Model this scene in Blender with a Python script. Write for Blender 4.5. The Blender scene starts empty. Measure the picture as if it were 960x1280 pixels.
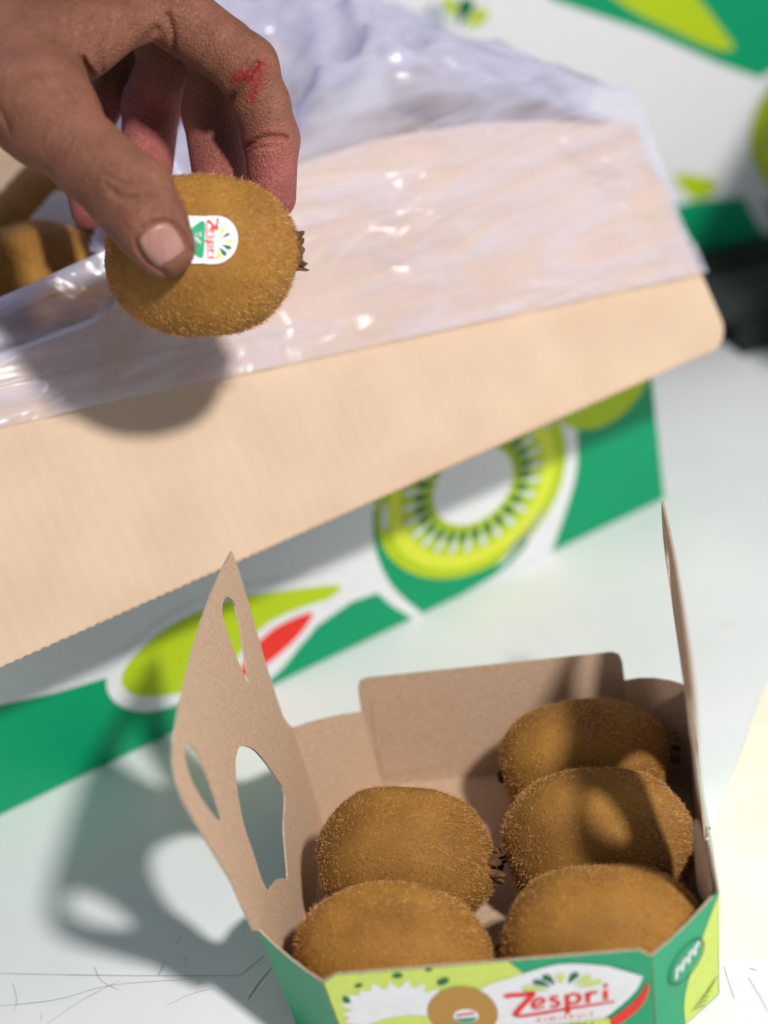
import bpy, bmesh, math, random
import numpy as np
from mathutils import Vector, Matrix, noise
from mathutils.geometry import tessellate_polygon

scene = bpy.context.scene
COL = scene.collection
rad = math.radians

# ------------------------------------------------------------------ camera
cam_d = bpy.data.cameras.new('camera')
cam = bpy.data.objects.new('camera', cam_d)
COL.objects.link(cam)
cam_d.sensor_fit = 'VERTICAL'
cam_d.sensor_height = 36.0
cam_d.sensor_width = 27.0
cam_d.lens = 61.875
cam_d.clip_start = 0.02
cam_d.clip_end = 50
CAM_LOC = Vector((0, -0.5, 0.4007))
CAM_ROT = Matrix.Rotation(rad(90 - 30.53), 4, 'X') @ Matrix.Rotation(rad(-11.4), 4, 'Z')
cam.matrix_world = Matrix.Translation(CAM_LOC) @ CAM_ROT
cam_d.dof.use_dof = True
cam_d.dof.focus_distance = 0.545
cam_d.dof.aperture_fstop = 4.4
scene.camera = cam

# ------------------------------------------------------------------ light (indoor: one lamp, pale ambient light)
world = bpy.data.worlds.new('World')
scene.world = world
world.use_nodes = True
bgn = world.node_tree.nodes['Background']
bgn.inputs[0].default_value = (0.80, 0.86, 1.0, 1)
bgn.inputs[1].default_value = 0.34

LAMP = Vector((.418, -.659, .903)); LDIR = (Vector((.0, -.04, .06)) - LAMP).normalized()
ld = bpy.data.lights.new('ceiling_spot', 'AREA')
ld.shape = 'DISK'
ld.size = 0.085
ld.energy = 15.2
ld.color = (1.0, 0.965, 0.92)
lamp = bpy.data.objects.new('ceiling_spot', ld)
COL.objects.link(lamp)
lamp.location = LAMP
lamp.rotation_euler = LDIR.to_track_quat('-Z', 'Y').to_euler()

# weak cool light from behind on the left (the far side of the room)
l2 = bpy.data.lights.new('cool_room_light', 'AREA')
l2.shape = 'DISK'; l2.size = 0.5; l2.energy = 1.5; l2.color = (0.45, 0.45, 1.0)
lamp2 = bpy.data.objects.new('cool_room_light', l2)
COL.objects.link(lamp2)
lamp2.location = (-.55, .75, .75)
lamp2.rotation_euler = (Vector((-.05, .1, .15)) - Vector(lamp2.location)).to_track_quat('-Z', 'Y').to_euler()

vs = scene.view_settings
scene.display_settings.display_device = 'sRGB'
vs.view_transform = 'Standard'
vs.look = 'None'
vs.exposure = 0.0
vs.gamma = 1.0
scene.render.engine = 'CYCLES'
scene.cycles.max_bounces = 6
scene.cycles.transparent_max_bounces = 16

# ------------------------------------------------------------------ helpers
def srgb(r, g, b):
    f = lambda c: (c / 255 / 12.92) if c / 255 <= 0.04045 else ((c / 255 + 0.055) / 1.055) ** 2.4
    return (f(r), f(g), f(b), 1)

def new_mat(name):
    m = bpy.data.materials.new(name)
    m.use_nodes = True
    nt = m.node_tree
    return m, nt, nt.nodes['Principled BSDF']

def noisy_mat(name, c1, c2, scale=200, rough=0.6, bump=0.0, bump_scale=None, detail=4, stretch=None, spec=0.3, sss=0):
    m, nt, p = new_mat(name)
    tc = nt.nodes.new('ShaderNodeTexCoord')
    mp = nt.nodes.new('ShaderNodeMapping')
    if stretch: mp.inputs['Scale'].default_value = stretch
    nt.links.new(tc.outputs['Object'], mp.inputs[0])
    n = nt.nodes.new('ShaderNodeTexNoise')
    n.inputs['Scale'].default_value = scale
    n.inputs['Detail'].default_value = detail
    nt.links.new(mp.outputs[0], n.inputs['Vector'])
    r = nt.nodes.new('ShaderNodeValToRGB')
    r.color_ramp.elements[0].position = 0.3
    r.color_ramp.elements[1].position = 0.7
    r.color_ramp.elements[0].color = c1
    r.color_ramp.elements[1].color = c2
    nt.links.new(n.outputs[0], r.inputs[0])
    nt.links.new(r.outputs[0], p.inputs['Base Color'])
    p.inputs['Roughness'].default_value = rough
    p.inputs['Specular IOR Level'].default_value = spec
    if bump:
        n2 = nt.nodes.new('ShaderNodeTexNoise')
        n2.inputs['Scale'].default_value = bump_scale or scale
        n2.inputs['Detail'].default_value = 5
        nt.links.new(mp.outputs[0], n2.inputs['Vector'])
        b = nt.nodes.new('ShaderNodeBump')
        b.inputs['Strength'].default_value = bump
        b.inputs['Distance'].default_value = 0.0004
        nt.links.new(n2.outputs[0], b.inputs['Height'])
        nt.links.new(b.outputs[0], p.inputs['Normal'])
    return m

def ink(name, rgb, rough=0.45):
    c = srgb(*rgb)
    d = tuple(x * 0.92 for x in c[:3]) + (1,)
    return noisy_mat(name, d, c, scale=350, rough=rough, bump=0.08, bump_scale=900)

def mesh_obj(name, verts, faces, mats, parent=None, smooth=False, midx=None, world_parent=True):
    me = bpy.data.meshes.new(name)
    me.from_pydata([tuple(v) for v in verts], [], [tuple(f) for f in faces])
    for m in (mats if isinstance(mats, (list, tuple)) else [mats]):
        me.materials.append(m)
    if midx is not None:
        me.polygons.foreach_set('material_index', midx)
    if smooth:
        me.polygons.foreach_set('use_smooth', [True] * len(me.polygons))
    me.update()
    o = bpy.data.objects.new(name, me)
    COL.objects.link(o)
    if parent: o.parent = parent
    return o

def thing(name, label, cat, loc=(0, 0, 0), group=None):
    o = bpy.data.objects.new(name, None)
    o.empty_display_size = 0.01
    COL.objects.link(o)
    o.location = loc
    tag(o, label, cat, group)
    return o

def tag(o, label, cat, group=None):
    o['label'] = label
    o['category'] = cat
    if group: o['group'] = group

def catmull(pts, n=6, closed=False):
    P = [np.array(p, float) for p in pts]
    m = len(P)
    out = []
    rng = range(m) if closed else range(m - 1)
    for i in rng:
        if closed:
            p0, p1, p2, p3 = P[i - 1], P[i], P[(i + 1) % m], P[(i + 2) % m]
        else:
            p0, p1, p2, p3 = P[max(i - 1, 0)], P[i], P[i + 1], P[min(i + 2, m - 1)]
        for k in range(n):
            t = k / n
            out.append(0.5 * ((2 * p1) + (-p0 + p2) * t + (2 * p0 - 5 * p1 + 4 * p2 - p3) * t * t + (-p0 + 3 * p1 - 3 * p2 + p3) * t ** 3))
    if not closed: out.append(P[-1])
    return out

def ellipse(cx, cy, rx, ry, rot=0, n=40, a0=0, a1=360):
    c, s = math.cos(rad(rot)), math.sin(rad(rot))
    o = []
    for i in range(n + (0 if a1 - a0 == 360 else 1)):
        a = rad(a0 + (a1 - a0) * i / n)
        x, y = rx * math.cos(a), ry * math.sin(a)
        o.append((cx + x * c - y * s, cy + x * s + y * c))
    return o

def petal(cx, cy, ang, r0, r1, w):
    """a seed or leaf drop pointing at (cx,cy), from r0 to r1"""
    c, s = math.cos(rad(ang)), math.sin(rad(ang))
    prof = [(0, 0), (0.35, 0.55), (0.65, 1), (0.88, 0.8), (1, 0.0)]
    L = [(r0 + (r1 - r0) * t, w / 2 * k) for t, k in prof]
    pts = L + [(x, -y) for x, y in L[-2:0:-1]]
    return [(cx + x * c - y * s, cy + x * s + y * c) for x, y in pts]

def stroke(pts, w, taper=True, n=6):
    P = catmull(pts, n)
    m = len(P)
    Lf, Rt = [], []
    for i in range(m):
        d = P[min(i + 1, m - 1)] - P[max(i - 1, 0)]
        L = math.hypot(*d) or 1
        nx, ny = -d[1] / L, d[0] / L
        t = i / (m - 1)
        k = (0.55 + 0.45 * math.sin(math.pi * min(1, max(0, t)))) if taper else 1
        Lf.append((P[i][0] + nx * w / 2 * k, P[i][1] + ny * w / 2 * k))
        Rt.append((P[i][0] - nx * w / 2 * k, P[i][1] - ny * w / 2 * k))
    return [[Lf[i], Lf[i + 1], Rt[i + 1], Rt[i]] for i in range(m - 1)]

def wordmark(b=1.0):
    """the word on the pack, in strokes; about 4.2 wide and 1.7 high"""
    q = []
    q += stroke([(0.0, 1.52), (0.15, 1.62), (0.7, 1.58), (1.2, 1.66)], 0.20 * b, False)
    q += stroke([(1.15, 1.62), (0.8, 1.1), (0.42, 0.6), (0.22, 0.22)], 0.20 * b, False)
    q += stroke([(0.2, 0.28), (0.45, 0.16), (1.3, 0.22), (2.6, 0.36), (4.3, 0.5)], 0.13 * b)
    q += stroke([(0.98, 0.78), (1.3, 0.86), (1.5, 1.0), (1.4, 1.2), (1.15, 1.12), (1.02, 0.82), (1.12, 0.58), (1.5, 0.64)], 0.13 * b)
    q += stroke([(2.12, 1.2), (1.88, 1.22), (1.8, 1.05), (1.98, 0.92), (2.08, 0.76), (1.94, 0.58), (1.68, 0.64)], 0.13 * b)
    q += stroke([(2.46, 1.28), (2.42, 0.8), (2.36, 0.02)], 0.15 * b, False)
    q += stroke([(2.44, 1.06), (2.66, 1.28), (2.92, 1.14), (2.9, 0.82), (2.68, 0.66), (2.46, 0.76)], 0.13 * b)
    q += stroke([(3.28, 1.3), (3.26, 1.0), (3.24, 0.62)], 0.15 * b, False)
    q += stroke([(3.26, 1.0), (3.42, 1.22), (3.7, 1.24)], 0.14 * b)
    q += stroke([(4.0, 1.32), (3.98, 1.0), (3.96, 0.68)], 0.15 * b, False)
    q += [ellipse(4.04, 1.62, 0.11, 0.12, n=12)]
    return q

def text_polys(txt, size):
    cu = bpy.data.curves.new('lettering', 'FONT')
    cu.body = txt
    cu.size = size
    cu.align_x = 'CENTER'
    cu.align_y = 'CENTER'
    ob = bpy.data.objects.new('lettering', cu)
    COL.objects.link(ob)
    bpy.context.view_layer.update()
    dg = bpy.context.evaluated_depsgraph_get()
    me = bpy.data.meshes.new_from_object(ob.evaluated_get(dg))
    polys = [[(me.vertices[i].co.x, me.vertices[i].co.y) for i in p.vertices] for p in me.polygons]
    bpy.data.objects.remove(ob)
    bpy.data.meshes.remove(me)
    bpy.data.curves.remove(cu)
    return polys

class Print:
    """flat printed artwork: coloured shapes laid on one face, in mm"""
    def __init__(s, origin, ux, uy, n):
        s.o, s.ux, s.uy, s.n = Vector(origin), Vector(ux), Vector(uy), Vector(n)
        s.v, s.f, s.mi, s.mats = [], [], [], []
    def add(s, poly, mat, layer):
        if mat not in s.mats: s.mats.append(mat)
        k = s.mats.index(mat)
        base = len(s.v)
        for x, y in poly:
            s.v.append(s.o + s.ux * (x / 1000) + s.uy * (y / 1000) + s.n * (layer * 0.00012))
        if len(poly) <= 4:
            s.f.append([base + i for i in range(len(poly))]); s.mi.append(k)
        else:
            for t in tessellate_polygon([[Vector((x, y, 0)) for x, y in poly]]):
                s.f.append([base + i for i in t]); s.mi.append(k)
    def adds(s, polys, mat, layer, xf=None):
        for p in polys:
            s.add([xf(*q) for q in p] if xf else p, mat, layer)
    def build(s, name, parent):
        return mesh_obj(name, s.v, s.f, s.mats, parent, midx=s.mi)

def card(name, outline, holes, frame, thick, mats, parent, bend=None, cuts=()):
    """a sheet of card: 2D outline (m) with holes, in frame (origin, ux, uy, n); n is the printed outer side.
    mats = (inner, outer, edge). bend(x, y) -> offset along n. cuts: y values at which the sheet is divided."""
    o, ux, uy, n = [Vector(a) for a in frame]
    loops = [list(outline)] + [list(h) for h in holes]
    flat = [p for l in loops for p in l]
    tris = tessellate_polygon([[Vector((x, y, 0)) for x, y in l] for l in loops])
    bm = bmesh.new()
    vs_ = [bm.verts.new((x, y, 0)) for x, y in flat]
    for t in tris:
        try: bm.faces.new([vs_[i] for i in t])
        except ValueError: pass
    for c in cuts:
        bmesh.ops.bisect_plane(bm, geom=bm.verts[:] + bm.edges[:] + bm.faces[:], plane_co=(0, c, 0), plane_no=(0, 1, 0))
    bm.normal_update()
    for f in bm.faces:
        if f.normal.z < 0: f.normal_flip()
    bm.verts.index_update()
    V0 = [v.co.copy() for v in bm.verts]
    F0 = [[v.index for v in f.verts] for f in bm.faces]
    edges = [(e.verts[0].index, e.verts[1].index) for e in bm.edges if len(e.link_faces) == 1]
    # keep the winding of the border from its face
    bl = []
    for f in bm.faces:
        for l in f.loops:
            if len(l.edge.link_faces) == 1: bl.append((l.vert.index, l.link_loop_next.vert.index))
    bm.free()
    k = len(V0)
    verts = []
    for off in (0, thick):
        for c in V0:
            d = bend(c.x, c.y) if bend else 0
            verts.append(o + ux * c.x + uy * c.y + n * (d + off))
    faces, mi = [], []
    for f in F0:
        faces.append(f[::-1]); mi.append(0)
        faces.append([i + k for i in f]); mi.append(1)
    for a, b in bl:
        faces.append([a, b, b + k, a + k]); mi.append(2)
    return mesh_obj(name, verts, faces, list(mats), parent, midx=mi)

def box_verts(x0, x1, y0, y1, z0, z1):
    v = [(x, y, z) for z in (z0, z1) for y in (y0, y1) for x in (x0, x1)]
    f = [(0, 2, 3, 1), (4, 5, 7, 6), (0, 1, 5, 4), (2, 6, 7, 3), (0, 4, 6, 2), (1, 3, 7, 5)]
    return v, f

def box(name, x0, x1, y0, y1, z0, z1, mat, parent, bevel=0.0012):
    v, f = box_verts(x0, x1, y0, y1, z0, z1)
    o = mesh_obj(name, v, f, mat, parent)
    if bevel:
        b = o.modifiers.new('bevel', 'BEVEL'); b.width = bevel; b.segments = 2
    return o

# ------------------------------------------------------------------ materials
KRAFT = noisy_mat('kraft_card', srgb(176, 147, 122), srgb(196, 167, 141), scale=900, rough=0.85, bump=0.25, bump_scale=1500, detail=8)
KRAFT_EDGE = noisy_mat('card_edge', srgb(160, 135, 115), srgb(185, 165, 145), scale=900, rough=0.9)
GREEN = ink('green_ink', (0, 150, 100))
PGREEN = ink('pack_green_ink', (36, 156, 108))
WHITE = ink('white_ink', (226, 226, 228))
LIME = ink('lime_ink', (178, 200, 24))
PLIME = ink('pale_lime_ink', (200, 216, 100))
YELL = ink('yellow_ink', (214, 222, 60))
RED = ink('red_ink', (228, 50, 36))
DKGREEN = ink('dark_green_ink', (20, 105, 60))
BROWNINK = ink('brown_ink', (176, 132, 62))
PALEGREEN = ink('pale_green_card', (196, 222, 205))
GREYINK = ink('grey_ink', (205, 212, 214))

def corrugated(name):
    m = noisy_mat(name, srgb(196, 170, 145), srgb(204, 179, 154), scale=40, rough=0.8, bump=0.0)
    nt = m.node_tree
    p = nt.nodes['Principled BSDF']
    tc = nt.nodes.new('ShaderNodeTexCoord')
    w = nt.nodes.new('ShaderNodeTexWave')
    w.bands_direction = 'X'
    w.inputs['Scale'].default_value = 55
    w.inputs['Distortion'].default_value = 1.5
    w.inputs['Detail'].default_value = 2
    nt.links.new(tc.outputs['Object'], w.inputs[0])
    n = nt.nodes.new('ShaderNodeTexNoise')
    n.inputs['Scale'].default_value = 26
    mp = nt.nodes.new('ShaderNodeMapping'); mp.inputs['Scale'].default_value = (1, 0.12, 0.12)
    nt.links.new(tc.outputs['Object'], mp.inputs[0]); nt.links.new(mp.outputs[0], n.inputs['Vector'])
    ad = nt.nodes.new('ShaderNodeMath'); ad.operation = 'MULTIPLY_ADD'
    ad.inputs[1].default_value = 9.0
    nt.links.new(n.outputs[0], ad.inputs[0]); nt.links.new(w.outputs[1], ad.inputs[2])
    b = nt.nodes.new('ShaderNodeBump'); b.inputs['Strength'].default_value = 0.22; b.inputs['Distance'].default_value = 0.0009
    nt.links.new(ad.outputs[0], b.inputs['Height'])
    nt.links.new(b.outputs[0], p.inputs['Normal'])
    return m
CORR = corrugated('corrugated_kraft')

def table_material():
    m, nt, p = new_mat('white_table_laminate')
    tc = nt.nodes.new('ShaderNodeTexCoord')
    n = nt.nodes.new('ShaderNodeTexNoise'); n.inputs['Scale'].default_value = 9; n.inputs['Detail'].default_value = 6
    nt.links.new(tc.outputs['Object'], n.inputs['Vector'])
    r = nt.nodes.new('ShaderNodeValToRGB')
    r.color_ramp.elements[0].color = srgb(214, 218, 218); r.color_ramp.elements[0].position = .3
    r.color_ramp.elements[1].color = srgb(228, 230, 231); r.color_ramp.elements[1].position = .65
    nt.links.new(n.outputs[0], r.inputs[0])
    # small stains
    n3 = nt.nodes.new('ShaderNodeTexNoise'); n3.inputs['Scale'].default_value = 70; n3.inputs['Detail'].default_value = 3
    nt.links.new(tc.outputs['Object'], n3.inputs['Vector'])
    r3 = nt.nodes.new('ShaderNodeValToRGB')
    r3.color_ramp.elements[0].position = .70; r3.color_ramp.elements[1].position = .8
    nt.links.new(n3.outputs[0], r3.inputs[0])
    mx = nt.nodes.new('ShaderNodeMixRGB'); mx.inputs[2].default_value = srgb(196, 200, 170)
    nt.links.new(r3.outputs[0], mx.inputs[0]); nt.links.new(r.outputs[0], mx.inputs[1])
    nt.links.new(mx.outputs[0], p.inputs['Base Color'])
    n2 = nt.nodes.new('ShaderNodeTexNoise'); n2.inputs['Scale'].default_value = 40; n2.inputs['Detail'].default_value = 8
    nt.links.new(tc.outputs['Object'], n2.inputs['Vector'])
    r2 = nt.nodes.new('ShaderNodeMapRange'); r2.inputs[3].default_value = .22; r2.inputs[4].default_value = .42
    nt.links.new(n2.outputs[0], r2.inputs[0]); nt.links.new(r2.outputs[0], p.inputs['Roughness'])
    b = nt.nodes.new('ShaderNodeBump'); b.inputs['Strength'].default_value = .1; b.inputs['Distance'].default_value = .0003
    nt.links.new(n2.outputs[0], b.inputs['Height']); nt.links.new(b.outputs[0], p.inputs['Normal'])
    p.inputs['Specular IOR Level'].default_value = .5
    return m

# ------------------------------------------------------------------ table
v, f = box_verts(-1.1, 1.1, -0.9, 1.3, -0.03, 0)
table = mesh_obj('table_surface', v, f, table_material())
table['kind'] = 'structure'

SCR = noisy_mat('scratch_dirt', srgb(140, 147, 146), srgb(182, 187, 186), scale=120, rough=.8)
def scratch(pts, w):
    q = stroke(pts, w * .6, True, 5)
    vv, ff = [], []
    for p in q:
        k = len(vv)
        vv += [(x, y, 0.00025) for x, y in p]; ff.append(range(k, k + 4))
    mesh_obj('scratch', vv, ff, SCR, table)
rs = random.Random(4)
for pts, w in [([(-.158, -.0632), (-.115, -.076), (-.074, -.0872)], .0005), ([(-.074, -.0872), (-.07, -.084), (-.0659, -.0806)], .0005),
               ([(-.16, -.078), (-.135, -.0815), (-.1157, -.0801), (-.09, -.0845)], .0004), ([(-.1005, -.080), (-.0995, -.0775), (-.0987, -.0751)], .0007),
               ([(-.136, -.0912), (-.125, -.084), (-.1131, -.0787)], .0004), ([(-.0718, -.0981), (-.068, -.092), (-.0636, -.0865)], .0007),
               ([(.073, -.1233), (.0727, -.130), (.0725, -.1368)], .0004), ([(.0786, -.1295), (.0797, -.136), (.0805, -.1437)], .0004),
               ([(.0800, -.126), (.081, -.1268), (.082, -.1278)], .0005),
               ([(-.122, -.070), (-.119, -.0775), (-.113, -.083)], .0003), ([(-.098, -.094), (-.09, -.091), (-.082, -.0905)], .0003),
               ([(-.149, -.07), (-.147, -.078), (-.1475, -.083)], .0003), ([(-.095, -.068), (-.094, -.066), (-.093, -.0635)], .0004)]:
    scratch(pts, w)
for i in range(3):
    x, y = rs.uniform(-.16, -.07), rs.uniform(-.1, .0)
    a = rs.uniform(0, 3.1); L = rs.uniform(.001, .006)
    scratch([(x, y), (x + L * math.cos(a), y + L * math.sin(a)), (x + 2 * L * math.cos(a + .2), y + 2 * L * math.sin(a + .2))], .00025)

# sheet of cream paper beside the punnet
CREAM = noisy_mat('cream_paper', srgb(232, 228, 204), srgb(240, 237, 218), scale=40, rough=.7, bump=.1, bump_scale=300)
edge = catmull([(.1249 + .03, .045), (.1249, .0071), (.1038, -.0309), (.0904, -.0547), (.0786, -.0867), (.0705, -.117)], 8)
poly = [tuple(p) for p in edge] + [(.0712, -.1203), (.0862, -.1236), (.19, -.147), (.28, -.1), (.30, .06)]
paper = card('paper_sheet', poly, [], ((0, 0, 0.0001), (1, 0, 0), (0, 1, 0), (0, 0, 1)), 0.0002, (CREAM, CREAM, CREAM), None)
tag(paper, 'cream paper sheet with a curved edge lying on the white table beside the fruit punnet', 'paper')

# ------------------------------------------------------------------ cardboard tray carton of loose fruit
B = Vector((0.1199, 0.1437, 0)); TY = rad(24.022)
T = Vector((math.cos(TY), math.sin(TY), 0)); N = Vector((T.y, -T.x, 0)); Z = Vector((0, 0, 1))
def kiwi_slice(pr, cx, cy, rx, ry, L0, seeds=26, rot=0):
    pr.add(ellipse(cx, cy, rx, ry, rot, 56), LIME, L0)
    pr.add(ellipse(cx, cy - ry * .02, rx * .88, ry * .88, rot, 56), YELL, L0 + 1)
    pr.add(ellipse(cx, cy, rx * .74, ry * .74, rot, 48), LIME, L0 + 2)
    pr.add(ellipse(cx, cy, rx * .42, ry * .42, rot, 40), WHITE, L0 + 3)
    k = ry / rx
    for i in range(seeds):
        a = 360 * i / seeds
        s = petal(0, 0, a, rx * .42, rx * .62, rx * .085)
        pr.add([(cx + x, cy + y * k) for x, y in s], DKGREEN, L0 + 4)
        s = petal(0, 0, a + 180 / seeds, rx * .52, rx * .74, rx * .07)
        pr.add([(cx + x, cy + y * k) for x, y in s], GREYINK, L0 + 4)

def carton_box(name, label, H, LEN, DEP, loc, yaw, group, corner_right=True, open_top=False):
    """four walls and a floor; local x runs along the front wall (0 at the right corner, to -LEN), local y goes back"""
    root = thing(name, label, 'carton', loc, group)
    root.rotation_euler = (0, 0, yaw)
    th = .004
    box('front_wall', -LEN, 0, 0, th, 0, H, WHITE, root, .0008)
    box('end_wall', -th, 0, th, DEP - th, 0, H, WHITE, root, .0008)
    box('end_wall', -LEN, -LEN + th, th, DEP - th, 0, H, WHITE, root, .0008)
    box('back_wall', -LEN, 0, DEP - th, DEP, 0, H, WHITE, root, .0008)
    box('bottom', -LEN + th, -th, th, DEP - th, .0005, .0045, CORR, root, 0)
    if not open_top:
        box('lid_flap', -LEN + th, -th, th, DEP / 2 - .001, H - .0045, H - .0005, CORR, root, 0)
        box('lid_flap', -LEN + th, -th, DEP / 2 + .001, DEP - th, H - .0045, H - .0005, CORR, root, 0)
    else:
        # kraft lining of the inside
        box('inner_lining', -LEN + th, -th, DEP - th - .0016, DEP - th, .005, H - .001, CORR, root, 0)
        box('inner_lining', -LEN + th, -th, th, th + .0016, .005, H - .001, CORR, root, 0)
        box('inner_lining', -LEN + th, -LEN + th + .0016, th + .002, DEP - th - .002, .005, H - .001, CORR, root, 0)
        box('inner_lining', -th - .0016, -th, th + .002, DEP - th - .002, .005, H - .001, CORR, root, 0)
    return root

HT = .170
tray = carton_box('fruit_carton', 'open cardboard fruit carton printed green and white, its kraft flap folded outwards over the front', HT, .46, .30, B, TY, 'printed fruit cartons', open_top=True)
fw = [o for o in tray.children if o.name.startswith('front_wall')][0]
pr = Print((0, 0, 0), (-1, 0, 0), (0, 0, 1), (0, -1, 0))
g1 = [(460, 60), (400, 58), (340, 52), (294, 44.3), (274, 39.3), (252, 35.7), (235, 25), (196, 15), (173.8, 16), (152.5, 20.4), (141, 19), (136, 10.3), (128.1, .2), (460, .2)]
pr.add(g1, GREEN, 1)
pr.add([tuple(p) for p in catmull([(136.0, 54.7), (138, 36.8), (133.7, 17.8), (123.5, .4)], 6)] + [(70, .4), (70, 60)], GREEN, 1)
cr = catmull([(104, .4), (78, 5), (56, 24), (47, 46), (43, 75)], 6) + catmull([(39, 75), (39.6, 52), (43.9, 28.6), (60, .4)], 6)
pr.add([tuple(p) for p in cr], WHITE, 2)
pr.add([tuple(p) for p in catmull([(36, 100), (39.6, 52), (43.9, 28.6), (59.5, .4)], 6)] + [(.5, .4), (.5, 100)], GREEN, 1)
pr.add(ellipse(24, 79, 29, 32, 20, 40), LIME, 3)
pr.add([tuple(p) for p in catmull([(60, 22), (72, 11), (86, 5), (82, 9), (70, 19)], 4, True)], GREYINK, 3)
kiwi_slice(pr, 91, 47, 45, 39.5, 3)
for dx, dy in ((41, 6), (-38, 18)):
    pr.add(ellipse(91 + dx, 45 + dy, 1.6, 6, 8, 16), GREYINK, 7)
pr.add([tuple(p) for p in catmull([(255, 35), (254, 24), (244, 14.5), (226, 10), (206, 4), (190, 4.5), (168, 18.9), (151, 29.5), (172, 41), (197, 49), (224, 50), (246, 43)], 5, True)], WHITE, 2)
pr.add([tuple(p) for p in catmull([(249.5, 33), (247, 24.5), (236, 18), (218, 13.5), (195, 16), (176, 24), (155.5, 28.9), (177.3, 38.0), (203.4, 45.3), (226, 45.3), (242, 40)], 5, True)], LIME, 3)
pr.add([tuple(p) for p in catmull([(209, 10.5), (203.5, 20), (191, 27.6), (177, 28.4), (162, 25.2), (173.8, 14.3), (189.8, 7.5), (203, 5.5)], 5, True)], WHITE, 4)
pr.add([tuple(p) for p in catmull([(204.4, 12.8), (199.2, 19), (189.4, 24.1), (179.6, 25.3), (169.8, 23.6), (178.2, 16.4), (191.5, 11.3), (202, 9.6)], 5, True)], RED, 5)
pr.build('printed_artwork', tray)

# front flap: hinged on the top edge of the front wall, hanging outwards
FO, FZ = .0517, .0916
flen = math.hypot(FO, HT - FZ)
fdir = Vector((0, -FO, FZ - HT)) / flen       # in carton space, away from the hinge
fnor = Vector((0, fdir.z, -fdir.y)); fnor = -fnor if fnor.z < 0 else fnor
out = [(-.46, .001), (-.222, .001), (-.212, -.004), (-.20, -.012), (-.175, -.021), (-.14, -.027), (-.10, -.026), (-.06, -.019), (-.03, -.010), (-.010, -.002)]
out += [(.003, .001), (.003, flen - .010)]
for a in range(0, 91, 15):
    out.append((.003 - .010 + .010 * math.cos(rad(a)), flen - .010 + .010 * math.sin(rad(a))))
x = -.007; k = 0
rf = random.Random(3)
while x > -.455:
    x -= .0016; k += 1
    amp = .00012 if x > -.2 else .00028
    out.append((x, flen + (amp if k % 2 else -amp) * rf.uniform(.5, 1) - .0003))
out.append((-.46, flen))
def fbend(x, y): return .0012 * math.sin(x * 14) * (y / flen) + .0015 * (y / flen) ** 2
flap = card('front_flap', out, [], (Vector((0, 0, HT)), (1, 0, 0), fdir, -fnor), .0035, (CORR, WHITE, KRAFT_EDGE), tray, fbend, [flen * i / 6 for i in range(0, 6)])

# ------------------------------------------------------------------ carton behind, on a pallet added for the dark area, and an added unseen shade caster
DARK = noisy_mat('dark_plastic', srgb(30, 36, 36), srgb(44, 50, 50), scale=30, rough=.6)
BGY = rad(5); TB = Vector((math.cos(BGY), math.sin(BGY), 0)); NB = Vector((TB.y, -TB.x, 0))
bg0 = Vector((.19, .322, .03))
pal = thing('pallet', 'low dark plastic pallet added to give the dark area under the white carton at the back of the table', 'pallet', (0, 0, 0))
pal.location = bg0 - NB * .02 + TB * .02; pal.location.z = 0; pal.rotation_euler = (0, 0, BGY)
for i in range(-2, 7):  # slats carried forward so their dark tops stand in for the shade there
    box('slat', -.20, .18, .005 + i * .044, .005 + i * .044 + .036, .018, .0295, DARK, pal, .001)
for i in range(3):
    box('bearer', -.20 + i * .17, -.16 + i * .17, -.084, .305, 0, .0175, DARK, pal, .001)
c2 = carton_box('fruit_carton', 'closed white and green fruit carton standing on the dark pallet behind the open carton', .205, .40, .30, bg0 + TB * .2, BGY, 'printed fruit cartons')
pr = Print((-.2, 0, 0), (1, 0, 0), (0, 0, 1), (0, -1, 0))
pr.add([(-110, 204.5), (-66.5, 142.5), (-22.3, 117.5), (11.7, 94.2), (31.3, 82.5), (60, 95), (110, 88), (199, 70), (199, 204.5)], GREEN, 1)
pr.add([tuple(p) for p in catmull([(-45, 150), (-32, 132), (-6.7, 113), (8.4, 103), (19, 100), (14.9, 109), (2, 130), (-15, 150)], 4, True)], LIME, 2)
pr.add([(-199, 20), (-100, 26), (-6, 28.2), (19, 23.8), (24.3, 9), (29, .5), (-199, .5)], GREEN, 1)
pr.add([(36, .5), (30, 20), (50, 14), (120, 18), (199, 24), (199, .5)], GREEN, 1)
kiwi_slice(pr, 58, 50, 34, 36, 3)
pr.add([tuple(p) for p in catmull([(-16, 44), (0, 39), (6, 32), (-6.6, 28.6)], 4, True)], LIME, 2)
for i, (a, m) in enumerate([(150, DKGREEN), (120, DKGREEN), (90, LIME), (60, DKGREEN), (30, LIME)]):
    pr.add(petal(-115, 135, a, 6, 20, 8), m, 2)
pr.build('printed_artwork', c2)
c3 = carton_box('fruit_carton', 'unseen closed carton added to cast shade over the back of the table, beyond the cream paper and beside the dark pallet', .22, .40, .24, Vector((.603, -.025, 0)), rad(-20), 'printed fruit cartons')  # unseen, added only so its shadow falls on the table
pr = Print((-.40, 0, 0), (1, 0, 0), (0, 0, 1), (0, -1, 0))
pr.add([(1, .5), (1, 40), (120, 34), (200, 60), (359, 40), (359, .5)], GREEN, 1)
kiwi_slice(pr, 250, 100, 50, 50, 2)
pr.build('printed_artwork', c3)

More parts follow.
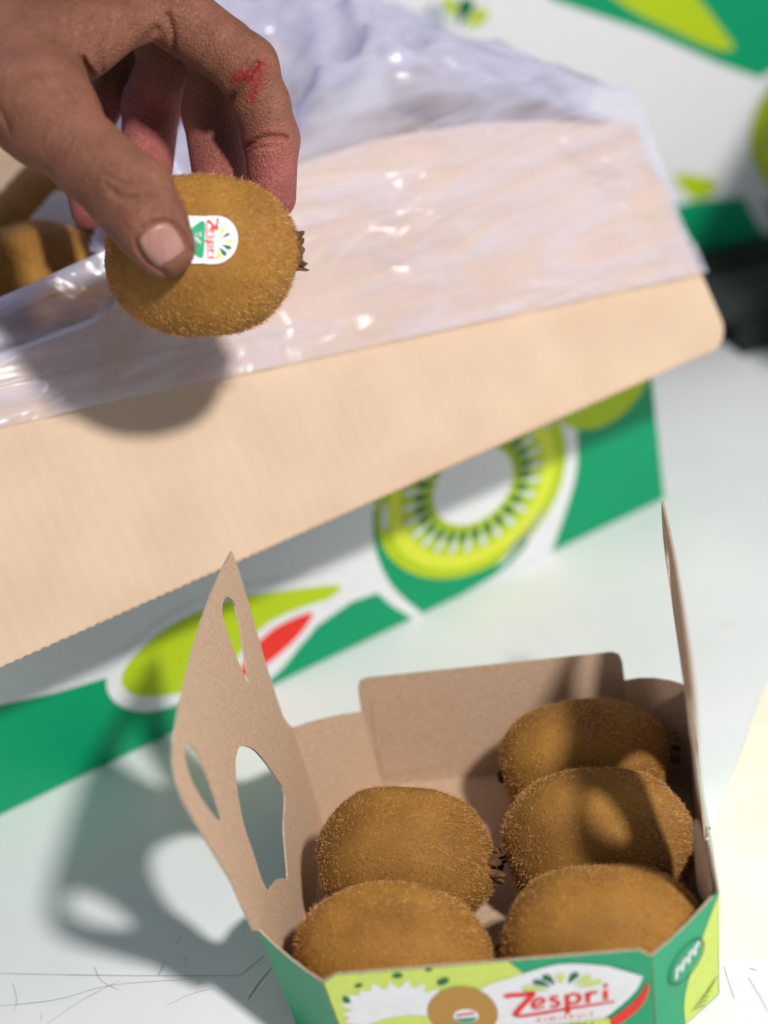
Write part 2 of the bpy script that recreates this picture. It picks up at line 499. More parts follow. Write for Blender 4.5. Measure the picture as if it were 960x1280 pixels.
# ------------------------------------------------------------------ kiwifruit
def kiwi_skin_mat(name, a, b):
    m = noisy_mat(name, a, b, scale=42, rough=.75, bump=.5, bump_scale=1400, detail=6)
    return m
SKIN_K = [kiwi_skin_mat('kiwi_skin', srgb(110, 72, 27), srgb(148, 106, 42)), kiwi_skin_mat('kiwi_skin_olive', srgb(122, 82, 29), srgb(160, 116, 44))]
def fuzz_mat():
    m, nt, p = new_mat('kiwi_fuzz')
    p.inputs['Base Color'].default_value = srgb(190, 146, 84)
    p.inputs['Roughness'].default_value = .5
    oi = nt.nodes.new('ShaderNodeNewGeometry')
    r = nt.nodes.new('ShaderNodeValToRGB')
    r.color_ramp.elements[0].color = srgb(162, 102, 44); r.color_ramp.elements[1].color = srgb(242, 196, 128)
    nt.links.new(oi.outputs['Random Per Island'], r.inputs[0])
    nt.links.new(r.outputs[0], p.inputs['Base Color'])
    tr = nt.nodes.new('ShaderNodeBsdfTranslucent')
    nt.links.new(r.outputs[0], tr.inputs[0])
    mx = nt.nodes.new('ShaderNodeMixShader'); mx.inputs[0].default_value = .4
    nt.links.new(p.outputs[0], mx.inputs[1]); nt.links.new(tr.outputs[0], mx.inputs[2])
    nt.links.new(mx.outputs[0], nt.nodes['Material Output'].inputs[0])
    return m
FUZZ = fuzz_mat()
SEPAL = noisy_mat('dry_sepal', srgb(60, 40, 24), srgb(120, 84, 48), scale=300, rough=.9, bump=.5, bump_scale=900)
STEM = noisy_mat('dark_stem', srgb(28, 24, 22), srgb(58, 48, 42), scale=400, rough=.9, bump=.5, bump_scale=900)

HX, HY, HZ = .0285, .0238, .0228        # half sizes of a fruit
def prof(t):
    t = np.clip(np.abs(t), 0, 1)
    return np.sqrt(np.clip(1 - t ** 2.7, 0, 1)) * (1 - .03 * t)
def wob(d, seed):
    s = seed * 7.3
    return 1 + .055 * noise.noise(Vector((d[0] * 1.3 + s, d[1] * 1.3, d[2] * 1.3 - s))) + .02 * noise.noise(Vector((d[0] * 3 - s, d[1] * 3 + s, d[2] * 3)))
def kiwi_point(t, ph, seed):
    taper = 1 - .05 * t
    p = np.array([HX * t, HY * prof(t) * math.cos(ph) * taper, HZ * prof(t) * math.sin(ph) * taper])
    d = np.array([t, math.cos(ph) * prof(t), math.sin(ph) * prof(t)])
    return p * wob(d, seed)
def kiwi_mesh(seed, mat):
    NU, NV = 40, 56
    vv = []
    ts = [-math.cos(math.pi * i / NU) for i in range(NU + 1)]
    for i, t in enumerate(ts):
        if i in (0, NU):
            vv.append(kiwi_point(t, 0, seed)); continue
        for j in range(NV):
            vv.append(kiwi_point(t, 2 * math.pi * j / NV, seed))
    ff = []
    idx = lambda i, j: 0 if i == 0 else (1 + (NU - 1) * NV if i == NU else 1 + (i - 1) * NV + j % NV)
    for i in range(NU):
        for j in range(NV):
            q = [idx(i, j), idx(i, j + 1), idx(i + 1, j + 1), idx(i + 1, j)]
            q = [a for n_, a in enumerate(q) if a not in q[:n_]]
            ff.append(q)
    me = bpy.data.meshes.new('skin')
    me.from_pydata([tuple(v) for v in vv], [], ff)
    me.materials.append(mat)
    me.polygons.foreach_set('use_smooth', [True] * len(me.polygons))
    return me
def fuzz_mesh(seed, count, skip=None, lmin=.0009, lmax=.0021, width=.00014, lean=1.25):
    rng = np.random.RandomState(seed)
    vv, ff = [], []
    u = rng.uniform(-1, 1, count); ph = rng.uniform(0, 2 * math.pi, count)
    tt = np.sign(u) * (1 - (1 - np.abs(u)) ** 1.18)
    k = 0
    for i in range(count):
        t, a = float(tt[i]) * .985, float(ph[i])
        p = kiwi_point(t, a, seed % 10)
        if skip and skip(p): continue
        r = float(prof(t)) + 1e-4
        n = np.array([t ** 1.35 * np.sign(t) * 1.0 / HX if t > 0 else -(abs(t) ** 1.35) / HX, math.cos(a) * r / HY, math.sin(a) * r / HZ])
        n /= np.linalg.norm(n)
        flow = np.array([1.0, .35 * math.sin(3 * a + seed), .35 * math.cos(2 * a)]) + rng.normal(0, .7, 3)
        flow -= n * flow.dot(n)
        d = n * rng.uniform(.45, 1.0) + flow * lean * rng.uniform(.3, 1)
        d /= np.linalg.norm(d)
        d2 = d * .6 + flow * .5 - n * .1
        d2 /= np.linalg.norm(d2)
        L = rng.uniform(lmin, lmax) * (1 + .45 * noise.noise(Vector(p) * 90 + Vector((seed, 0, 0))))
        if noise.noise(Vector(p) * 60 + Vector((0, seed * 3, 0))) > .38 and rng.uniform() < .6: continue
        s = np.cross(d, rng.normal(0, 1, 3)); s /= np.linalg.norm(s)
        w = width * rng.uniform(.7, 1.3) / 2
        q0 = p - n * .0002; q1 = q0 + d * L * .55; q2 = q1 + d2 * L * .45
        vv += [q0 - s * w, q0 + s * w, q1 + s * w * .8, q1 - s * w * .8, q2]
        ff += [(k, k + 1, k + 2, k + 3), (k + 3, k + 2, k + 4)]
        k += 5
    me = bpy.data.meshes.new('fuzz')
    me.from_pydata([tuple(v) for v in vv], [], ff)
    me.materials.append(FUZZ)
    return me
def sepal_mesh(seed):
    rng = random.Random(seed + 40)
    bm = bmesh.new()
    for i in range(9):
        a = 2 * math.pi * i / 9 + rng.uniform(-.2, .2)
        R_ = rng.uniform(.0038, .0058)
        h_ = rng.uniform(.0018, .0034); w_ = rng.uniform(.0014, .0021); t_ = rng.uniform(.0007, .0012)
        r = bmesh.ops.create_icosphere(bm, subdivisions=2, radius=1)
        tw = rng.uniform(-.5, .5)
        for v_ in r['verts']:
            c = v_.co
            k = 1 + .35 * noise.noise(Vector((c.x * 1.7 + i * 3, c.y * 1.7 + seed, c.z * 1.7)))
            x_, u_, n_ = c.x * h_ * k, c.y * w_ * k, c.z * t_ * k + .0012 * max(0, c.x) ** 2 * (1 if i % 3 else -1.2)
            u_, n_ = u_ * math.cos(tw) - n_ * math.sin(tw), u_ * math.sin(tw) + n_ * math.cos(tw)
            rr = R_ + n_
            v_.co = Vector((HX * .955 + h_ * .55 + x_, rr * math.cos(a) - u_ * math.sin(a), rr * math.sin(a) + u_ * math.cos(a)))
    r = bmesh.ops.create_icosphere(bm, subdivisions=2, radius=.0032)
    for v_ in r['verts']:
        v_.co = Vector((HX * .975 + v_.co.x * .35, v_.co.y * rng.uniform(.9, 1.2), v_.co.z * rng.uniform(.9, 1.2)))
    me = bpy.data.meshes.new('calyx'); bm.to_mesh(me); bm.free(); me.materials.append(SEPAL)
    return me
def stem_mesh(seed):
    rng = random.Random(seed)
    bm = bmesh.new()
    bmesh.ops.create_icosphere(bm, subdivisions=2, radius=.0026)
    for v_ in bm.verts:
        v_.co *= rng.uniform(.75, 1.2)
        v_.co.x = v_.co.x * .55 - HX * .985
    me = bpy.data.meshes.new('stem_scar'); bm.to_mesh(me); bm.free(); me.materials.append(STEM)
    return me
VAR = []
for i in range(3):
    VAR.append((kiwi_mesh(i, SKIN_K[i % 2]), fuzz_mesh(i, 20000), sepal_mesh(i), stem_mesh(i)))
def kiwi(label, M, scale, var, group, fuzz=None, coarse=False):
    root = thing('kiwifruit', label, 'kiwi', (0, 0, 0), group)
    root.matrix_world = M @ Matrix.Diagonal((*scale, 1))
    for me, nm in zip(VAR[var], ('skin', 'fuzz', 'calyx', 'stem_scar')):
        if nm == 'fuzz' and fuzz: me = fuzz
        if nm == 'fuzz' and coarse: continue
        o = bpy.data.objects.new(nm, me); COL.objects.link(o); o.parent = root
        if nm == 'fuzz': o['kind'] = 'stuff'
    return root

# ------------------------------------------------------------------ punnet
O = Vector((.0131, -.0792, 0)); PY = rad(-9.185)
PM = Matrix.Translation(O) @ Matrix.Rotation(PY, 4, 'Z')
pun = thing('fruit_punnet', 'small open cardboard punnet with kraft inside, green printed outside and two raised handle flaps', 'punnet')
pun.matrix_world = PM
A_, B_, C_, E_, H_ = .0458, .066, .047, .067, .044
K_ = .955
TH = .0007
def wall_frame(p, q, flare=True):
    """p, q: top corner points (x,y) of one wall, seen from outside left to right; returns frame on the inner face"""
    pt, qt = Vector((*p, H_)), Vector((*q, H_))
    pb, qb = Vector((p[0] * K_, p[1] * K_, TH)), Vector((q[0] * K_, q[1] * K_, TH))
    ux = (qt - pt).normalized()
    mid_t, mid_b = (pt + qt) / 2, (pb + qb) / 2
    uy = (mid_t - mid_b); uy = (uy - ux * uy.dot(ux)); hgt = uy.length; uy.normalize()
    n = ux.cross(uy)
    wt, wb = (qt - pt).length, (qb - pb).length
    return (mid_b, ux, uy, n), hgt, wt, wb
MATS_P = (KRAFT, PGREEN, KRAFT_EDGE)
box_bottom = [(-A_, -E_), (A_, -E_), (B_, -C_), (B_, C_), (A_, E_), (-A_, E_), (-B_, C_), (-B_, -C_)]
card('bottom', [(x * K_, y * K_) for x, y in box_bottom], [], ((0, 0, TH), (1, 0, 0), (0, 1, 0), (0, 0, -1)), TH - .0001, MATS_P, pun)
# front
fr, hg, wt, wb = wall_frame((-A_, -E_), (A_, -E_))
fout = [(-wb / 2, 0), (wb / 2, 0), (wt / 2, hg - .003), (wt / 2 - .003, hg), (-wt / 2 + .004, hg), (-wt / 2, hg - .0025)]
card('front_wall', fout, [], fr, TH, MATS_P, pun)
FRM = (fr[0] + fr[3] * TH, fr[1], fr[2], fr[3])
pr = Print(*FRM)
lt = [(-wt / 2 * 1e3 + .3, hg * 1e3 - 2.7), (-wt / 2 * 1e3 + 4, hg * 1e3 - .2), (6.8, hg * 1e3 - .2), (12.5, 34.5), (-3, 28), (-13.9, 14), (-16, .5), (-wb / 2 * 1e3 + .3, .5)]
pr.add(lt, PLIME, 1)
# splash with jagged rim
spl = []
rr_ = random.Random(11)
for i in range(44):
    a = 2 * math.pi * i / 44
    k = (1.0 if i % 2 else .80) * rr_.uniform(.93, 1.07)
    spl.append((-27 + 17.5 * k * math.cos(a), 25 + 14.2 * k * math.sin(a)))
pr.add(spl, WHITE, 2)
for (cx, cy, w, h, r_) in [(-12.2, 37.4, 2.0, 1.3, 30), (-24.4, 41.4, 1.5, 1.1, 0), (-15.4, 42.8, 1.0, .7, 0), (-36, 38.5, 1.2, .8, 20), (-40.5, 33, 1.0, 1.6, 10)]:
    pr.add(ellipse(cx, cy, w, h, r_, 16), DKGREEN, 3)
pr.add([tuple(p) for p in catmull([(-42, 12), (-38, 20), (-28, 24), (-16, 22), (-8, 12), (-12, 4), (-34, 3)], 4, True)], PLIME, 3)
pr.add(ellipse(-8.7, 23.6, 9.9, 11.2, 0, 40), BROWNINK, 4)
pr.add(ellipse(-8.0, 22.2, 3.6, 3.1, 0, 24), WHITE, 5)
pr.add(ellipse(-8.0, 22.2, 3.2, 2.7, 0, 24, 195, 345), PGREEN, 6)
pr.add([(-10.6, 22.6), (-5.4, 23.0), (-5.4, 23.8), (-10.6, 23.4)], RED, 6)
lens = catmull([(-12, 14), (-4, 31.2), (6.9, 36.6), (20.9, 40.6), (33.8, 38.3)], 5) + catmull([(43, 32.8), (39.3, 25.5), (28, 14), (14, 5), (-2, 4)], 5)
pr.add([tuple(p) for p in lens], WHITE, 3 - .5)
arc = catmull([(43.9, 30.3), (39.6, 22.9), (29.6, 13.9), (16, 5)], 6) + catmull([(17, 3), (31, 11), (40.5, 19.3), (44.2, 27.5)], 6)
pr.add([tuple(p) for p in arc], RED, 4)
sx, sy = 27.6 / 4.15, 5.9
pr.adds(wordmark(1.3), RED, 5, lambda x, y: (4.2 + x * sx * 1.05, 19.2 + y * sy * 1.08 + x * .25))
for a, m, l in [(162, PLIME, 12), (138, DKGREEN, 10.5), (116, DKGREEN, 10.5), (90, PLIME, 9.5), (64, DKGREEN, 10.5), (40, PLIME, 11), (20, PLIME, 12)]:
    s = petal(0, 0, a, 4.2, l, 2.5)
    pr.add([(20.5 + x, 29.4 + y * .82) for x, y in s], m, 5)
pr.adds(text_polys('K I W I F R U I T', 2.3), RED, 5, lambda x, y: (19.8 + x, 18.3 + y + x * .05))
pr.add([(10, 10.5), (32, 12.0), (32, 16.6), (10, 15.2)], PLIME, 5)
pr.adds(text_polys('GREEN', 4.2), DKGREEN, 6, lambda x, y: (21 + x, 13.5 + y + x * .07))
pr.build('printed_artwork', pun)
# corner panels
def corner_panel(p, q, za, zb, name, mid=None):
    fr_, hg_, wt_, wb_ = wall_frame(p, q)
    o_ = [(-wb_ / 2, 0), (wb_ / 2, 0), (wt_ / 2, hg_ + zb)]
    if mid is not None:
        for t in (.75, .5, .25):
            o_.append((wt_ * (t - .5), hg_ + za + (zb - za) * t + mid * 4 * t * (1 - t)))
    o_.append((-wt_ / 2, hg_ + za))
    return fr_, hg_, card(name, o_, [], fr_, TH, MATS_P, pun)
frR, hgR, _ = corner_panel((A_, -E_), (B_, -C_), -.003, 0, 'corner_panel', -.0012)
corner_panel((-B_, -C_), (-A_, -E_), 0, -.0025, 'corner_panel', -.002)
corner_panel((B_, C_), (A_, E_), 0, -.010, 'corner_panel', .002)
corner_panel((-A_, E_), (-B_, C_), -.012, -.001, 'corner_panel', .001)
# badge and lime sweep on the right front corner
pr = Print(frR[0] + frR[3] * TH, frR[1], frR[2], frR[3])
half = 14.2
pr.add([tuple(p) for p in catmull([(half - .3, 42), (6.5, 30), (0, 17), (-1.8, 9), (-1.5, .6)], 5)] + [(13.3, .6)], PLIME, 1)
bl = catmull(ellipse(-.5, 26.5, 7.6, 6.6, 18, 24), 1, True)
pr.adds(stroke([tuple(p) for p in bl] + [tuple(bl[0])], .5, False, 1), DKGREEN, 3)
pr.add(ellipse(-.5, 26.5, 6.9, 5.9, 18, 28), PGREEN, 2)
for i in range(4):
    x0 = -5.2 + i * 2.7; y0 = 23.4 + i * 1.0
    pr.adds(stroke([(x0, y0), (x0 + .3, y0 + 2.4), (x0 + .6, y0 + 4.6)], 1.1, False), WHITE, 4)
    pr.adds(stroke([(x0 + .5, y0 + 4.2), (x0 + 1.7, y0 + 4.3), (x0 + 1.5, y0 + 2.4)], .8, False), WHITE, 4)
for i in range(7):
    pr.adds(stroke([(1 + i * 1.2, 4.5 + i * .35), (4 + i * 1.2, 3 + i * .9), (7 + i, 1.6 + i * 1.2)], .35), DKGREEN, 3)
pr.build('printed_artwork', pun)
# back wall with raised tab
fr, hg, wt, wb = wall_frame((A_, E_), (-A_, E_))
top = hg + .0018
bo = [(-wb / 2, 0), (wb / 2, 0), (wt / 2, hg - .012)]
bo += [(wt / 2 - .0005, top - .004), (wt / 2 - .0015, top - .001), (wt / 2 - .004, top), (-wt / 2 + .003, top), (-wt / 2 + .0008, top - .0012), (-wt / 2, top - .004), (-wt / 2, hg - .010)]
card('back_wall', bo, [], fr, TH, MATS_P, pun)
inn = (fr[0] - fr[3] * .00008, fr[1], fr[2], -fr[3])
card('glue_tab', [(wb / 2 - .0005, .004), (wb / 2 - .026, .006), (wb / 2 - .021, hg - .006), (wt / 2 - .004, hg - .007)], [], inn, .0002, (KRAFT, KRAFT, KRAFT_EDGE), pun)
# side panels that go on upwards as handle flaps; (s: towards the back, t: up from the fold), mm
FLAP = [(-48.5, 0.5), (-50.9, 3), (-51.5, 12), (-51.3, 23.2), (-54.5, 38), (-57.4, 52), (-58.4, 60), (-57.6, 65.5), (-54.5, 69.5), (-48.5, 72), (-36.7, 73.6), (-14.5, 74.2), (5, 73.6), (22.4, 71.9), (40, 69.2), (55.8, 66.0),
        (56.0, 63), (54.0, 54.0), (51.1, 43.5), (46.7, 30.3), (43.4, 16.3), (42.2, 8), (44, 3.6), (46.5, 0)]
SLITA = [(37.5, 60.0), (39.6, 56.0), (37.3, 51.5), (30.8, 43.8), (23.8, 36.3), (22.2, 42.7), (22.7, 53.1), (24.2, 61.2), (28.2, 63.8), (33.5, 63.2)]
SLITB = [(-42.5, 65.5), (-38.0, 61.5), (-36.6, 52), (-37.2, 44), (-40.3, 35.4), (-45.2, 44.3), (-48.2, 56), (-46.8, 63)]
HOLE = [(-3.3, 33.0), (5.1, 24.8), (10.5, 15), (15.0, 3), (16.2, -1.5), (14.5, -4.6), (3.5, -7.4), (-8.2, -16.4), (-13, -12.5), (-17.8, -8.5), (-24.3, -4.8), (-28.9, -2.6), (-30.5, 3.4), (-28.4, 12.1), (-26.3, 22.2), (-20.5, 30.2), (-13.5, 34.7), (-8, 35)]
def side_panel(sgn, lean, curve):
    # frame: origin on the fold, ux towards the back, uy up, n outwards
    xo = sgn * B_
    uy_b = Vector((sgn * (1 - K_) * B_, 0, H_ - TH)).normalized()
    ux = Vector((0, 1, 0)); n = Vector((sgn, 0, 0)); uy = Vector((0, 0, 1))
    tb = -(H_ - TH) * 1e3
    wallp = [(-C_ * 1e3 * K_, tb), (C_ * 1e3 * K_, tb), (C_ * 1e3, 0)]
    outl = wallp[:2] + [(46.9, -.4)] + FLAP[::-1] + [(-46.9, -.4)]
    sl = (1 - K_) * B_ / (H_ - TH)
    def bend(x, y):
        if y < 0: return y * sl
        return math.tan(rad(lean)) * y + curve(x, y)
    outl = [(x / 1e3, y / 1e3) for x, y in outl]
    hs = [[(float(p[0]) / 1e3, float(p[1]) / 1e3) for p in catmull(h, 4, True)] for h in (SLITA, SLITB, HOLE)]
    return card('handle_flap', outl, hs, (Vector((xo, 0, H_)), ux, uy, n), TH, (KRAFT, PALEGREEN if sgn > 0 else PGREEN, KRAFT_EDGE), pun, bend, [y / 1e3 for y in range(-40, 75, 4)])
side_panel(-1, 6.5, lambda x, y: 0)
side_panel(1, -3.1, lambda x, y: 3.2 * max(0, y - .042) ** 2)
card('corner_tab', [(-.002, -.012), (.012, -.012), (.0105, .012), (.007, .0195), (.003, .021), (-.001, .015)], [],
     (Vector((B_ - .0022, -C_ + .001, H_)), Vector((-.25, .97, 0)).normalized(), (0, 0, 1), Vector((.97, .25, 0)).normalized()), TH, (KRAFT, KRAFT, KRAFT_EDGE), pun)

def KM(x, y, z, rz, ry, rx):
    return PM @ Matrix.Translation((x, y, z)) @ Matrix.Rotation(rad(rz), 4, 'Z') @ Matrix.Rotation(rad(ry), 4, 'Y') @ Matrix.Rotation(rad(rx), 4, 'X')
G_ = 'kiwifruit packed in the punnet'
kiwi('fuzzy kiwifruit at the front of the punnet behind the printed red lettering', KM(.0315, -.0425, .0232, 3, -2, 10), (1.02, .90, 1.0), 1, G_)
kiwi('fuzzy kiwifruit in the middle of the punnet row of three, striped by the flap shadow', KM(.0335, -.0020, .0240, -4, 3, 80), (1.04, 1.0, .88), 0, G_)
kiwi('fuzzy kiwifruit against the punnet back wall, half in the flap shadow', KM(.0300, .0375, .0236, 5, 0, 200), (1.0, .86, 1.0), 2, G_)
kiwi('fuzzy kiwifruit beside the cut-out handle flap with empty space behind it', KM(-.0275, -.0015, .0240, -10, 4, 45), (.99, .93, .95), 0, G_)
kiwi('fuzzy kiwifruit at the front of the punnet behind the printed white splash', KM(-.0300, -.0425, .0228, -6, 5, 130), (1.03, .88, .96), 1, G_)

# ------------------------------------------------------------------ fruit in the carton
CM = Matrix.Translation(B) @ Matrix.Rotation(TY, 4, 'Z')
def CK(x, y, z, rz, ry, rx):
    return CM @ Matrix.Translation((x, y, z)) @ Matrix.Rotation(rad(rz), 4, 'Z') @ Matrix.Rotation(rad(ry), 4, 'Y') @ Matrix.Rotation(rad(rx), 4, 'X')
G2 = 'kiwifruit lying loose in the open carton'
box('tray_insert', -.45, -.01, .012, .286, .138, .142, CORR, tray, 0)
LOOSE = 'loose kiwifruit without a sticker lying inside the open carton behind the hand'
for (x, y, z, rz, ry, rx) in [(-.228, .050, .170, 25, 8, 0), (-.275, .085, .168, -30, 0, 120), (-.235, .150, .166, 10, 0, 30), (-.290, .030, .166, 80, 0, 90)]:
    kiwi(LOOSE, CK(x, y, z, rz, ry, rx), (1.05, 1.0, 1.0), 1, G2)

# ------------------------------------------------------------------ held fruit, hand
K = Vector((-.038606, .000426, .205910))
CAMR = CAM_ROT.to_3x3()
HM = Matrix.Translation(K) @ CAM_ROT.to_4x4()          # hand space: x right, y up, z towards the viewer (at the time of posing), metres
TILT = 4.2
KH = HM @ Matrix.Rotation(rad(TILT), 4, 'Z')
def stk_skip(p):
    return p[2] > 0 and -.006 < p[0] < .0125 and -.0075 < p[1] < .0085 and not (p[0] > .008 and abs(p[1]) > .006)
held = kiwi('fuzzy kiwifruit with a white oval sticker held between thumb and fingers above the carton flap', KH, (1, 1, 1), 1, 'held fruit', fuzz=fuzz_mesh(21, 20000, stk_skip, lmin=.001, lmax=.0022))
del held['group']
for c in held.children:
    if c.name.startswith('skin'): c.location = (0, 0, 0)

def surf_z(x, y, seed=1):
    """height of the fruit skin over the local point (x, y)"""
    z = 0.02
    for _ in range(14):
        t = x / HX
        ph = math.atan2(z / HZ, y / HY)
        q = kiwi_point(t, ph, seed)
        r2 = math.hypot(q[1], q[2])
        z = math.sqrt(max(1e-8, r2 * r2 - y * y))
    return z
def curved_decal(name, items, parent, xf, off0):
    vv, ff, mi, mats = [], [], [], []
    for poly, mat, layer in items:
        if mat not in mats: mats.append(mat)
        bm = bmesh.new()
        p3 = [Vector((x, y, 0)) for x, y in poly]
        bv = [bm.verts.new(p) for p in p3]
        for t in (tessellate_polygon([p3]) if len(p3) > 3 else [(0, 1, 2)]):
            try: bm.faces.new([bv[i] for i in t])
            except ValueError: pass
        xs = [p.x for p in p3]; ys = [p.y for p in p3]
        for ax, lo, hi in ((0, min(xs), max(xs)), (1, min(ys), max(ys))):
            c = math.ceil(lo / 1.2) * 1.2
            while c < hi:
                co = [0, 0, 0]; no = [0, 0, 0]; co[ax] = c; no[ax] = 1
                bmesh.ops.bisect_plane(bm, geom=bm.verts[:] + bm.edges[:] + bm.faces[:], plane_co=co, plane_no=no)
                c += 1.2
        bm.verts.index_update()
        k = len(vv)
        for v_ in bm.verts:
            x, y = xf(v_.co.x, v_.co.y)
            x, y = x / 1e3, y / 1e3
            vv.append((x, y, surf_z(x, y) + off0 + layer * .00006))
        for f_ in bm.faces:
            ff.append([k + v_.index for v_ in f_.verts]); mi.append(mats.index(mat))
        bm.free()
    return mesh_obj(name, vv, ff, mats, parent, smooth=True, midx=mi)
# sticker design: X along the word (mm), Y upwards; on the fruit the word runs downwards
STK_W = noisy_mat('sticker_paper', srgb(226, 226, 232), srgb(236, 236, 240), scale=300, rough=.35)
so = [tuple(p) for p in catmull([(-7.4, -9.5), (-7.0, -2.0), (-7.2, .5), (-6.6, 4.2), (-4, 7.0), (0, 8.1), (4, 7.0), (6.6, 4.0), (7.2, .5), (7.0, -2), (7.4, -9.5)], 4)]
sx_ = lambda X, Y: (4.6 + Y * 1.0 - X * .10, 1.2 - X * .98 - Y * .06)
stk = curved_decal('sticker', [(so, STK_W, 0)], held, sx_, .00075)
items = []
items.append(([tuple(p) for p in catmull([(-5.6, -1.7), (0, -1.2), (5.6, -1.7), (3.4, -5.0), (0, -6.6), (-3.4, -5.0)], 4, True)], PGREEN, 1))
for p in wordmark(1.5):
    items.append(([(-6.4 + x * 2.95, -1.2 + y * 2.1) for x, y in p], RED, 2))
for a, m in [(150, YELL), (122, DKGREEN), (96, PLIME), (68, DKGREEN), (40, DKGREEN), (18, PLIME)]:
    items.append(([(x + .8, y) for x, y in petal(0, 1.7, a, 1.8, 5.2, 1.3)], m, 1))
rq = random.Random(8)
for i in range(14):
    items.append((ellipse(rq.uniform(-2.2, 2.2), rq.uniform(-5, -2.4), rq.uniform(.25, .6), rq.uniform(.2, .4), rq.uniform(0, 90), 8), GREYINK, 2))
curved_decal('sticker_print', items, stk, sx_, .00083)

CAMM = CAM_ROT.to_4x4()
k2 = kiwi('loose kiwifruit with a white sticker lying inside the open carton behind the hand', Matrix.Translation(CM @ Vector((-.196, .098, .172))) @ CAMM @ Matrix.Rotation(rad(50), 4, 'Z'), (1.05, 1, 1), 1, G2)
curved_decal('sticker', [(so, STK_W, 0)], k2, lambda X, Y: (2 + Y, -3 - X), .0003)

# hand: a signed distance field of tapered bones, polygonised as one skin
def cone(PX, PY_, PZ, a, b, ra, rb):
    ba = np.array(b, np.float32) - np.array(a, np.float32)
    x, y, z = PX - a[0], PY_ - a[1], PZ - a[2]
    h = np.clip((x * ba[0] + y * ba[1] + z * ba[2]) / float(ba @ ba), 0, 1)
    d = np.sqrt((x - h * ba[0]) ** 2 + (y - h * ba[1]) ** 2 + (z - h * ba[2]) ** 2)
    return d - (ra + h * (rb - ra))
def smin(a, b, k):
    h = np.clip(.5 + .5 * (b - a) / k, 0, 1)
    return b * (1 - h) + a * h - k * h * (1 - h)
WR = (-118, 88, -18)
PALM = [  # (a, b, ra, rb)
    ((-112, 84, -6), (-30, 84, -5), 17, 11.5),
    ((-114, 90, -22), (-31, 91, -20), 17, 11.5),
    ((-116, 90, -34), (-38, 97, -37), 15, 10.5),
    ((-114, 86, -44), (-48, 99, -51), 13, 9.5),
    ((-108, 74, -2), (-44, 40, 20), 17, 14.0),
    ((-80, 66, 6), (-36, 62, 8), 15, 10),
    ((-50, 55, 14), (-20, 69, 4), 9, 7),
    ((-118, 86, -16), (-230, 112, -30), 24, 30),
    ((-118, 86, -34), (-230, 112, -42), 20, 27),
]
FING = {
    'thumb': [((-46, 42, 20), (-41, 35.5, 22.5), 14.0, 13.0), ((-41, 35.5, 22.5), (-29, 23.5, 27), 13.0, 11.4), ((-29, 23.5, 27), (-16.8, 12.6, 30), 11.4, 12.1), ((-16.8, 12.6, 30), (-11.5, 4.5, 30.0), 12.1, 10.6), ((-11.5, 4.5, 30.0), (-7.6, -1.6, 29.2), 10.6, 8.9)],
    'index': [((-29, 84.5, -4), (-8, 74, -4), 12.0, 10.2), ((-8, 74, -4), (13.0, 58.5, -6), 10.2, 9.6), ((13.0, 58.5, -6), (17.2, 48, -11), 9.4, 8.6), ((17.2, 48, -11), (20.0, 38.5, -16), 8.6, 8.5), ((20.0, 38.5, -16), (20.2, 21, -18), 8.4, 7.4)],
    'middle': [((-28, 91, -19), (4, 69, -28), 11.8, 10.2), ((4, 69, -28), (.6, 52, -37), 10.4, 10.4), ((.6, 52, -37), (2.8, 30, -34), 10.6, 9.2)],
    'ring': [((-35, 98, -36), (-14, 74, -44), 11, 10), ((-14, 74, -44), (-22, 58, -53), 10, 9.6), ((-22, 58, -53), (-23.5, 36, -50), 9.6, 8.8)],
    'pinky': [((-46, 101, -50), (-32, 76, -63), 9.5, 8), ((-32, 76, -63), (-47, 45, -58), 7.8, 7.2), ((-47, 45, -58), (-41.8, 22, -48), 7.2, 6.2)],
}
